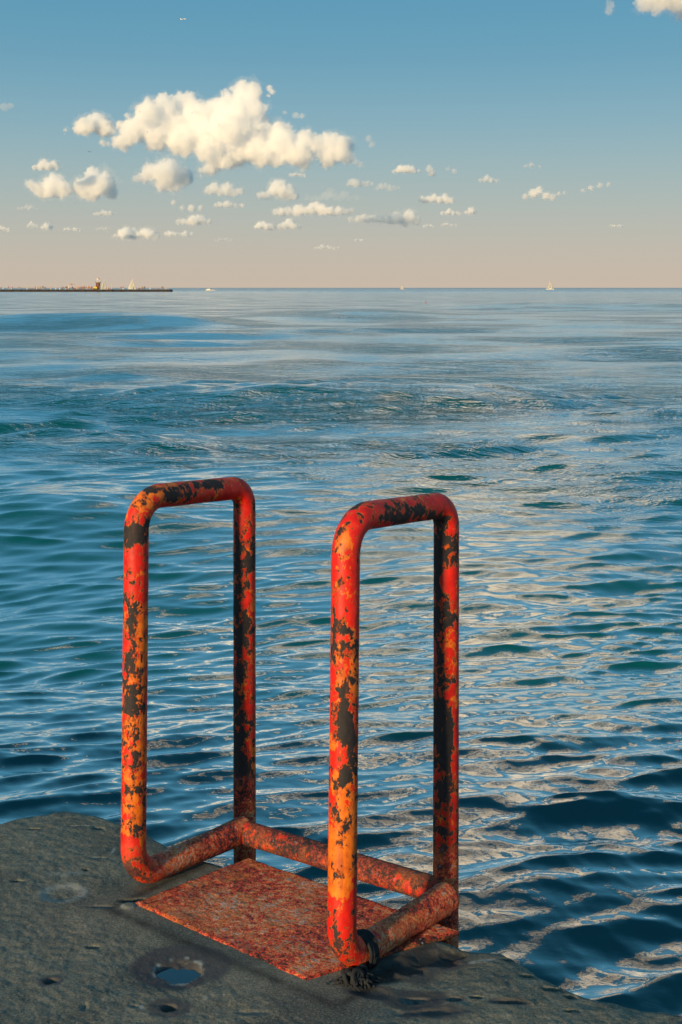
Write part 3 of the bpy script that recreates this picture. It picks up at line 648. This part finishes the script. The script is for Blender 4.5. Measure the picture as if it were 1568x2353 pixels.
cloud('thin hazy cloud between the leaning one and the lumpy one', 12500, blob(862, 918, 438, 22, 4, 37), 1.2, vox=.06, seed=37)
cloud('lumpy cloud with a flat base in the middle right', 13000, blob(965, 1042, 468, 32, 5, 38), 5, vox=.06, seed=38)
cloud('low cloud left of a small round puff, under the lumpy one', 14500, blob(1012, 1062, 495, 18, 4, 39), 4, vox=.06, seed=39)
cloud('small round puff right of the low cloud under the lumpy one', 14500, blob(1068, 1096, 494, 17, 2, 40), 4, vox=.06, seed=40)
cloud('little flat cloud, left one of a pair under the low clouds', 16000, blob(972, 1000, 523, 9, 3, 41), 3, vox=.06, seed=41)
cloud('little flat cloud, right one of a pair under the low clouds', 16000, blob(1012, 1050, 520, 9, 3, 42), 3, vox=.06, seed=42)
cloud('small pointed cloud alone in the right half', 12000, blob(1100, 1148, 420, 18, 3, 43), 2.6, vox=.06, seed=43)
cloud('wavy cloud with a trailing right tail in the right half', 13000, [(1208, 452, 7), (1228, 444, 11), (1240, 436, 8), (1255, 450, 9), (1268, 453, 8), (1284, 446, 5), (1298, 443, 4)], 4.5, vox=.06, seed=44)
cloud('thin slanting streak of cloud at far right', 12500, [(1340, 438, 5), (1358, 432, 6), (1378, 426, 6), (1398, 424, 5)], 2.6, vox=.06, seed=45)
cloud('tiny faint streak high in the right half', 11000, [(1208, 381, 4), (1222, 379, 6), (1240, 381, 3)], 1.6, vox=.06, seed=46)
cloud('tiny low pink cloud at far right', 16000, blob(1402, 1434, 522, 8, 3, 47), 3, vox=.06, seed=47)
cloud('tiny low flat cloud above the horizon in the middle', 20000, blob(722, 780, 572, 9, 5, 48), 3, vox=.06, seed=48)
cloud('tiny dot of cloud right of the low flat one', 19000, blob(816, 834, 555, 8, 2, 49), 3, vox=.06, seed=49)
cloud('faint streak of cloud low in the left half', 19000, blob(494, 534, 554, 8, 3, 50), 1.4, vox=.06, seed=50)
cloud('large bright cloud cut off by the top right corner', 4600, [(1480, 10, 22), (1510, -8, 40), (1550, -10, 42), (1590, -5, 44), (1640, -20, 55), (1700, -40, 60), (1600, -50, 70), (1540, -50, 40)], 7, vox=.07, seed=51)
cloud('broad cloud bank high above the top right corner, mirrored as cream patches on the water', 3600,
      [(860 + 120 * k + random.Random(k).uniform(-60, 60), -560 - 260 * j + random.Random(k * 9 + j).uniform(-90, 90), random.Random(k * 5 + j).uniform(58, 105)) for j in range(11) for k in range(-(j // 3), 6 + j // 4) if (k * 7 + j * 3) % (5 if j < 5 else 4)], 30, U=90, vox=.09, seed=60)
cloud('faint wisp left of the top right cloud', 4700, [(1405, 8, 10), (1400, 24, 10)], .8, vox=.07, seed=52)
cloud('faint wisp at the upper left edge of the picture', 8800, [(10, 245, 10), (24, 242, 8)], .6, vox=.07, seed=53)

# ------------------------------------------------------------------ far pier with its light tower
def box(bm, c, s, rz=0):
    M = Matrix.Translation(c) @ Matrix.Rotation(rz, 4, 'Z') @ Matrix.Diagonal((*s, 1))
    return bmesh.ops.create_cube(bm, size=1, matrix=M)['verts']
def bobj(name, fn, mat, parent=None, bevel=0, smooth=False):
    bm = bmesh.new(); fn(bm)
    if bevel: bmesh.ops.bevel(bm, geom=bm.edges[:], offset=bevel, segments=1, affect='EDGES')
    me = bpy.data.meshes.new(name); bm.to_mesh(me); bm.free()
    return link(name, me, parent, mat, smooth)
def cyl(bm, c, r, h, seg=10, r2=None):
    bmesh.ops.create_cone(bm, segments=seg, radius1=r, radius2=r if r2 is None else r2, depth=h, cap_ends=True, matrix=Matrix.Translation((c[0], c[1], c[2] + h / 2)))
PD = 670.0; PXE = (392 - 784) / 2700 * PD            # distance of the pier and x of its end
PTOP = 1.42
dark_pier = simple('dark_pier_wall', (.035, .028, .027), .9, var=.35, scale=.5)
deck = simple('pier_deck', (.30, .26, .21), .9)
pier = empty('breakwater_pier', (PXE - 90, PD + 4, 0))
tag(pier, 'long low dark pier reaching in from the left at the horizon, crowded with people', 'pier')
bobj('wall', lambda b: [box(b, (-155 + 90 - 90 + 0, 0, PTOP / 2 - .9), (490 / 1.0, 9, PTOP + 1.6))], dark_pier, pier).location = (0 + 0, 0, 0)
pier.children[0].location = (90 - 245 + 155, 0, 0)
for k in range(36):
    bobj('fender_pile', lambda b: cyl(b, (0, 0, -1.2), .28, 1.2 + PTOP - .15, 8), dark_pier, pier).location = (88 - k * 5.2, -4.7, 0)
def XP(x): return (x - 784) / 2700 * PD              # picture x -> metres on the pier
tower = empty('light_tower', (XP(223), PD + 3.0, PTOP))
tower.scale = (.9, .9, .9)
tag(tower, 'small brown light tower with white lantern and yellow base on the far pier', 'lighthouse')
tb = simple('brown_tower', (.20, .085, .045), .8, var=.3, scale=2); wh = simple('white_metal', (.75, .72, .66), .5); yel = simple('yellow_box', (.90, .55, .03), .6); pinkcap = simple('pink_cap', (.62, .30, .22), .6)
bobj('shaft', lambda b: cyl(b, (0, 0, 0), 1.3, 4.1, 8, 1.15), tb, tower)
bobj('gallery', lambda b: cyl(b, (0, 0, 4.2), 1.95, .28, 12, 2.05), tb, tower)
for k in range(4):
    a = R(45 + 90 * k); bobj('buttress', lambda b: box(b, (1.42 * math.cos(a), 1.42 * math.sin(a), 2.0), (.28, .28, 4.0), a), tb, tower)
    bobj('lantern_leg', lambda b: cyl(b, (1.0 * math.cos(a), 1.0 * math.sin(a), 4.48), .09, 2.5, 6), wh, tower)
for q in range(12): bobj('railing_post', lambda b: cyl(b, (1.9 * math.cos(q * .5236), 1.9 * math.sin(q * .5236), 4.48), .035, .7, 5), tb, tower)
bobj('lantern', lambda b: cyl(b, (0, 0, 6.3), .85, .6, 10, .8), wh, tower)
bobj('roof', lambda b: cyl(b, (0, 0, 6.9), .95, .5, 10, .35), pinkcap, tower)
bobj('finial', lambda b: cyl(b, (0, 0, 7.4), .10, .55, 6), pinkcap, tower)
bobj('yellow_base', lambda b: box(b, (-1.5, -1.4, .7), (2.5, 1.3, 1.5)), yel, tower, .04)
bobj('door', lambda b: box(b, (.55, -1.45, 1.0), (.7, .12, 1.9), R(20)), dark_pier, tower)

# slender white-footed poles along the pier
pole_proto = None
for i, x in enumerate((7, 26, 62, 84, 100, 116, 128, 137, 151, 166, 176, 190, 201, 246, 256, 283, 345)):
    if pole_proto is None:
        r = empty('pier_pole'); bobj('pole', lambda b: cyl(b, (0, 0, .35), .09, 2.6, 6), simple('tan_pole', (.70, .48, .28), .6), r)
        bobj('foot', lambda b: cyl(b, (0, 0, 0), .42, .8, 8, .12), wh, r); pole_proto = r
    else:
        r = pole_proto.copy(); COL.objects.link(r)
        for ch in pole_proto.children: c = ch.copy(); COL.objects.link(c); c.parent = r
    r.location = (XP(x), PD + .6, PTOP)
    tag(r, 'slender tan pole with a white foot standing in the row along the far pier', 'pole', 'poles along the far pier')

# people: one skinned body each pose, shared
def body_mesh(pose):
    bm = bmesh.new(); sk = bm.verts.layers.skin.verify()
    def V(p, r):
        v = bm.verts.new(p); v[sk].radius = (r, r * .8); return v
    def chain(vs):
        for a, b in zip(vs, vs[1:]): bm.edges.new((a, b))
    if pose == 'sit':
        pel = V((0, 0, .14), .15); pel[sk].use_root = True
        sp = [V((0, .02, .38), .14), V((0, .02, .60), .16), V((0, 0, .72), .055), V((0, 0, .86), .10), V((0, 0, .95), .085)]; chain([pel] + sp)
        for s in (-1, 1):
            chain([pel, V((s * .12, -.12, .14), .085), V((s * .15, -.48, .34), .065), V((s * .14, -.62, .05), .045)])
            chain([sp[1], V((s * .20, 0, .62), .06), V((s * .25, -.12, .40), .045), V((s * .18, -.36, .34), .035)])
    else:
        k = {'stand': 0, 'walk': .22}[pose]
        pel = V((0, 0, .95), .15); pel[sk].use_root = True
        sp = [V((0, 0, 1.18), .14), V((0, 0, 1.40), .17), V((0, 0, 1.50), .055), V((0, -.01, 1.63), .10), V((0, -.01, 1.72), .085)]; chain([pel] + sp)
        for s in (-1, 1):
            chain([pel, V((s * .10, -s * k * .2, .84), .095), V((s * .11, -s * k * .8, .48), .07), V((s * .11, s * -k * .9 + .05, .09), .05), V((s * .11, -s * k - .10, .04), .04)])
            chain([sp[1], V((s * .21, 0, 1.41), .06), V((s * .27, s * k * .4, 1.12), .045), V((s * .26, s * k - .05, .86), .035)])
    me = bpy.data.meshes.new('person'); bm.to_mesh(me); bm.free()
    o = bpy.data.objects.new('tmp', me); COL.objects.link(o)
    o.modifiers.new('s', 'SKIN'); 
    dg = bpy.context.evaluated_depsgraph_get(); ev = bpy.data.meshes.new_from_object(o.evaluated_get(dg)); bpy.data.objects.remove(o)
    ev.materials.clear()
    for _ in range(3): ev.materials.append(None)
    zs = (.14, .62, .70) if pose == 'sit' else (.50, .98, 1.47)
    for p in ev.polygons:
        z = p.center.z; x = abs(p.center.x); p.use_smooth = True
        if pose == 'sit': p.material_index = 0 if (z > .68 or p.center.y < -.34 or x > .21) else (1 if z > .22 else 2)
        else: p.material_index = 0 if (z > 1.47 or z < .45 or x > .24) else (1 if z > .97 else 2)
    return ev
BODY = {k: body_mesh(k) for k in ('stand', 'walk', 'sit')}
SKIN = simple('skin', (.55, .30, .19), .6)
CL = {n: simple(n + '_cloth', c, .8) for n, c in dict(orange=(.75, .22, .05), red=(.6, .06, .04), pink=(.70, .28, .28), white=(.75, .72, .68), yellow=(.75, .55, .12), dark=(.05, .045, .06), brown=(.28, .14, .08), violet=(.30, .20, .34), blue=(.12, .20, .38), tan=(.55, .38, .24)).items()}
zones = [(0, 14, 'at the left picture edge'), (14, 60, 'among the leftmost pier figures'), (60, 120, 'in the left pier crowd'), (120, 168, 'between the two pier crowds'), (168, 217, 'in the crowd left of the tower'),
         (217, 262, 'beside the light tower'), (262, 300, 'near the pier-side sailboat'), (300, 345, 'right of the pier-side sailboat'), (345, 400, 'near the right pier end')]
rgp = random.Random(5)
crowd = [(4, 'white'), (20, 'white'), (23, 'violet'), (26, 'pink'), (29, 'pink'), (42, 'brown'), (47, 'yellow'), (49, 'yellow'), (68, 'yellow'), (71, 'tan'), (76, 'orange'), (79, 'orange'), (82, 'tan'), (85, 'orange'), (88, 'red'), (91, 'yellow'), (94, 'yellow'), (97, 'dark'), (101, 'tan'), (104, 'dark'),
         (117, 'pink'), (136, 'yellow'), (150, 'red'), (157, 'orange'), (180, 'yellow'), (183, 'orange'), (186, 'orange'), (189, 'orange'), (192, 'red'), (195, 'orange'), (198, 'tan'), (201, 'blue'), (204, 'pink'), (207, 'red'), (210, 'brown'), (213, 'white')]
# the dense crowd continues to the tower
crowd = [(int(x * 1.0), c) for x, c in crowd]
dense = [(160 + .0, 'tan')]
PPL = []
for x, c in crowd: PPL.append((x, c))
for k, x in enumerate(range(140, 216, 3)): PPL.append((x + rgp.uniform(-.8, .8), rgp.choice(['orange', 'red', 'pink', 'white', 'violet', 'orange', 'yellow', 'dark', 'brown'])))
PPL += [(228, 'white'), (230, 'orange'), (243, 'pink'), (246, 'brown'), (249, 'red'), (252, 'orange'), (255, 'pink'), (258, 'white'), (277, 'dark'), (280, 'red'), (282, 'dark'), (306, 'tan'), (309, 'white'), (318, 'pink'), (320, 'brown'), (324, 'orange'), (327, 'dark'), (329, 'yellow'), (333, 'pink'), (361, 'orange'), (363.5, 'orange'), (406 - 20, 'white'), (372, 'orange'), (374, 'brown'), (377, 'tan'), (381, 'white')]
for x, c in PPL:
    pose = rgp.choice(['stand', 'stand', 'walk', 'sit'])
    if x > 345: pose = 'sit' if x < 370 or x > 376 else 'stand'
    o = bpy.data.objects.new('person', BODY[pose]); COL.objects.link(o)
    low = rgp.choice(['dark', 'blue', 'brown', 'tan', 'white'])
    for sl_, m in zip(o.material_slots, (SKIN, CL[c], CL[low])): sl_.link = 'OBJECT'; sl_.material = m
    o.location = (XP(x), PD + rgp.uniform(-3, 2.2), PTOP); o.rotation_euler.z = rgp.uniform(-1.2, 1.2) + (0 if rgp.random() < .6 else 3.1)
    s = rgp.uniform(.96, 1.12); o.scale = (s, s, s)
    z = next(zn[2] for zn in zones if zn[0] <= max(x, 0) < zn[1])
    act = {'stand': 'standing', 'walk': 'walking', 'sit': 'sitting'}[pose]
    tag(o, f'person in {c} top and {low} shorts {act} {z}', 'person', 'people on the far pier')

# awning over part of the crowd
aw = empty('canopy', (XP(163), PD + 1, PTOP)); tag(aw, 'pale orange canopy on posts above the dense crowd on the far pier', 'canopy')
bobj('roof', lambda b: [box(b, (0, 0, 2.75), (3.4, 2.4, .12)), cyl(b, (0, 0, 2.8), 1.9, .45, 4, .1)], simple('canopy_cloth', (.72, .36, .20), .8), aw)
for sx in (-1.5, 1.5):
    for sy in (-1, 1): bobj('post', lambda b: cyl(b, (sx, sy, 0), .05, 2.7, 6), wh, aw)

# ------------------------------------------------------------------ boats
sail_mat = simple('sailcloth', (.90, .84, .70), .7, var=.05, scale=.4); hull_w = simple('white_hull', (.78, .74, .66), .4, var=.05); hull_d = simple('dark_trim', (.10, .08, .07), .5)
hull_y = simple('cream_hull', (.80, .68, .42), .4, var=.05)
def hull_mesh(L, B, H, name='hull'):
    secs = []; n = 11
    for k in range(n):
        f = k / (n - 1); x = L * (f - .5); w = B / 2 * (math.sin(math.pi * min(1, .28 + f * .72)) ** .6 if f > .0 else .6) * (1 if f < .98 else .05)
        w = max(w, .03); sh = H * (1 + .25 * (2 * f - 1) ** 2)
        secs.append([(x, -w, sh), (x, -w * .85, sh * .35), (x, -w * .3, -.35 * H), (x, w * .3, -.35 * H), (x, w * .85, sh * .35), (x, w, sh)])
    bm = bmesh.new(); vs = [[bm.verts.new(p) for p in s] for s in secs]
    for a, b in zip(vs, vs[1:]):
        for j in range(6): bm.faces.new((a[j], b[j], b[(j + 1) % 6], a[(j + 1) % 6]))
    bm.faces.new(vs[0][::-1]); bm.faces.new(vs[-1])
    me = bpy.data.meshes.new(name); bm.to_mesh(me); bm.free(); return me
def sail_mesh(P, belly, name='sail'):
    a, b, c = [Vector(p) for p in P]; n = 8; bm = bmesh.new(); rows = []
    for i in range(n + 1):
        row = []
        for j in range(n - i + 1):
            u, v = i / n, j / n; p = a * (1 - u - v) + b * u + c * v; p.y += belly * 27 * u * v * (1 - u - v) * .9
            row.append(bm.verts.new(p))
        rows.append(row)
    for i in range(n):
        for j in range(n - i):
            bm.faces.new((rows[i][j], rows[i + 1][j], rows[i][j + 1]))
            if j < n - i - 1: bm.faces.new((rows[i + 1][j], rows[i + 1][j + 1], rows[i][j + 1]))
    r = bmesh.ops.solidify(bm, geom=bm.faces[:], thickness=.03)
    me = bpy.data.meshes.new(name); bm.to_mesh(me); bm.free(); return me
def sailboat(loc, L, mast, label, flip=1, hullmat=None, rz=0, jibw=.30):
    r = empty('sailboat', loc); r.rotation_euler.z = rz
    # main sail to -x*flip, jib to +x*flip
    link('hull', hull_mesh(L, L * .3, L * .10), r, hullmat or hull_w)
    bobj('deck', lambda b: box(b, (-.02 * L, 0, L * .115), (L * .72, L * .2, L * .02)), hull_w, r)
    bobj('cabin', lambda b: box(b, (.05 * L * flip, 0, L * .14), (L * .28, L * .13, L * .06)), hull_w, r, .03)
    bobj('mast', lambda b: cyl(b, (.10 * L * flip, 0, L * .1), .05, mast - L * .1, 6), hull_w, r)
    bobj('boom', lambda b: box(b, (-.15 * L * flip, -.02 * L, L * .24), (L * .48, .08, .08)), hull_w, r)
    m = link('mainsail', sail_mesh([(.085 * L * flip, 0, L * .26), (-.38 * L * flip, -.06 * L, L * .25), (.085 * L * flip, 0, mast * .98)], -.25), r, sail_mat)
    j = link('jib', sail_mesh([(.16 * L * flip, 0, L * .17), (.48 * L * flip, 0, L * .16), (.12 * L * flip, 0, mast * .84)], -.30), r, sail_mat)
    tag(r, label, 'sailboat'); return r
def on_lake(x, y): return px(x, 661, 2700 * CAMZ / (y - 661)) * 1.0
def lakept(x, yb): d = 2700 * CAMZ / (yb - 661); return Vector(((x - 784) / 2700 * d, d, 0))
sailboat(lakept(1264, 665.4), 9.4, 11.2, 'white sailboat with main sail and jib on the right part of the horizon', 1)
sailboat(lakept(925, 664.9), 5.2, 6.2, 'tiny pinkish white sailboat near the middle of the horizon', -1, simple('pink_hull', (.75, .42, .32), .5))
sailboat((XP(281), PD + 30, 0), 6.5, 8.0, 'cream sailboat rising behind the far pier right of the light tower', 1, hull_y, R(-10))
sailboat((XP(210), PD + 34, 0), 5.0, 7.4, 'smaller cream sailboat just left of the light tower behind the far pier', 1, hull_y, R(12))
def motorboat(loc, label):
    r = empty('motorboat', loc)
    link('hull', hull_mesh(6.4, 2.2, .75), r, hull_w)
    bobj('stripe', lambda b: box(b, (-.3, 0, .12), (5.4, 2.02, .12)), hull_d, r)
    bobj('cabin', lambda b: box(b, (-.7, 0, 1.15), (2.6, 1.5, .8)), hull_w, r, .12)
    bobj('windscreen', lambda b: box(b, (.75, 0, 1.15), (.3, 1.3, .5)), simple('dark_glass', (.03, .04, .05), .1), r, .03)
    bobj('roof', lambda b: box(b, (-.9, 0, 1.62), (2.6, 1.7, .10)), hull_d, r, .02)
    bobj('antenna', lambda b: cyl(b, (0, 0, 1.6), .05, 1.1, 5), hull_w, r)
    tag(r, label, 'motorboat')
motorboat(lakept(482, 668.0), 'white cabin motorboat on the lake just right of the end of the far pier')
dg_ = empty('dinghy', lakept(491.5, 668.0)); tag(dg_, 'low bluish white dinghy behind the white motorboat', 'dinghy')
link('hull', hull_mesh(2.9, 1.3, .5), dg_, simple('blue_white', (.55, .58, .70), .4))
bobj('outboard', lambda b: box(b, (-1.5, 0, .55), (.3, .3, .7)), hull_d, dg_, .04)
by = empty('buoy', lakept(979, 696)); tag(by, 'tiny reddish buoy floating on the open water in the middle distance', 'buoy')
bobj('float', lambda b: [cyl(b, (0, 0, -.08), .11, .12, 10, .15), cyl(b, (0, 0, .04), .15, .12, 10, .05)], simple('red_buoy', (.55, .12, .09), .5), by, smooth=True)
bobj('topmark', lambda b: [cyl(b, (0, 0, .15), .015, .16, 6), cyl(b, (0, 0, .30), .05, .08, 8)], hull_d, by)

# ------------------------------------------------------------------ aeroplanes
def aeroplane(loc, L, mat, label, rz):
    r = empty('aeroplane', loc); r.rotation_euler = (0, 0, rz)
    me = lathe('fuselage', [(.01 * L, -.5 * L), (.035 * L, -.42 * L), (.05 * L, -.2 * L), (.05 * L, .3 * L), (.035 * L, .44 * L), (.008 * L, .5 * L)], 12)
    f = link('fuselage', me, r, mat); f.rotation_euler = (0, R(90), 0)
    def wing(bm, s, x0, span, c0, c1, sweep_, z=0, th=.012):
        P = [(x0, 0), (x0 - c0, 0), (x0 - sweep_ - c1, s * span), (x0 - sweep_, s * span)]
        t = [bm.verts.new((p[0] * L, p[1] * L, z * L + th * L / 2)) for p in P]; b = [bm.verts.new((p[0] * L, p[1] * L, z * L - th * L / 2)) for p in P]
        bm.faces.new(t); bm.faces.new(b[::-1])
        for i in range(4): bm.faces.new((t[i], b[i], b[(i + 1) % 4], t[(i + 1) % 4]))
    for s in (-1, 1):
        bobj('wing', lambda bm: wing(bm, s, .12, .48, .18, .05, .22), mat, r); bobj('tailplane', lambda bm: wing(bm, s, -.38, .18, .10, .04, .08), mat, r)
        bobj('engine', lambda bm: box(bm, (.02 * L, s * .17 * L, -.035 * L), (.12 * L, .04 * L, .04 * L)), mat, r, .01 * L)
    bobj('fin', lambda bm: box(bm, (-.43 * L, 0, .10 * L), (.09 * L, .012 * L, .15 * L)), mat, r)
    tag(r, label, 'aeroplane')
pw = simple('plane_white', (.8, .8, .8), .3); pg = simple('plane_grey', (.10, .12, .13), .5)
aeroplane(px(421, 43.5, 6500), 38, pw, 'tiny white aeroplane high in the blue sky above the clouds', R(-25))
aeroplane(px(206, 348, 13000), 38, pg, 'tiny dark aeroplane between the clouds at left', R(10))
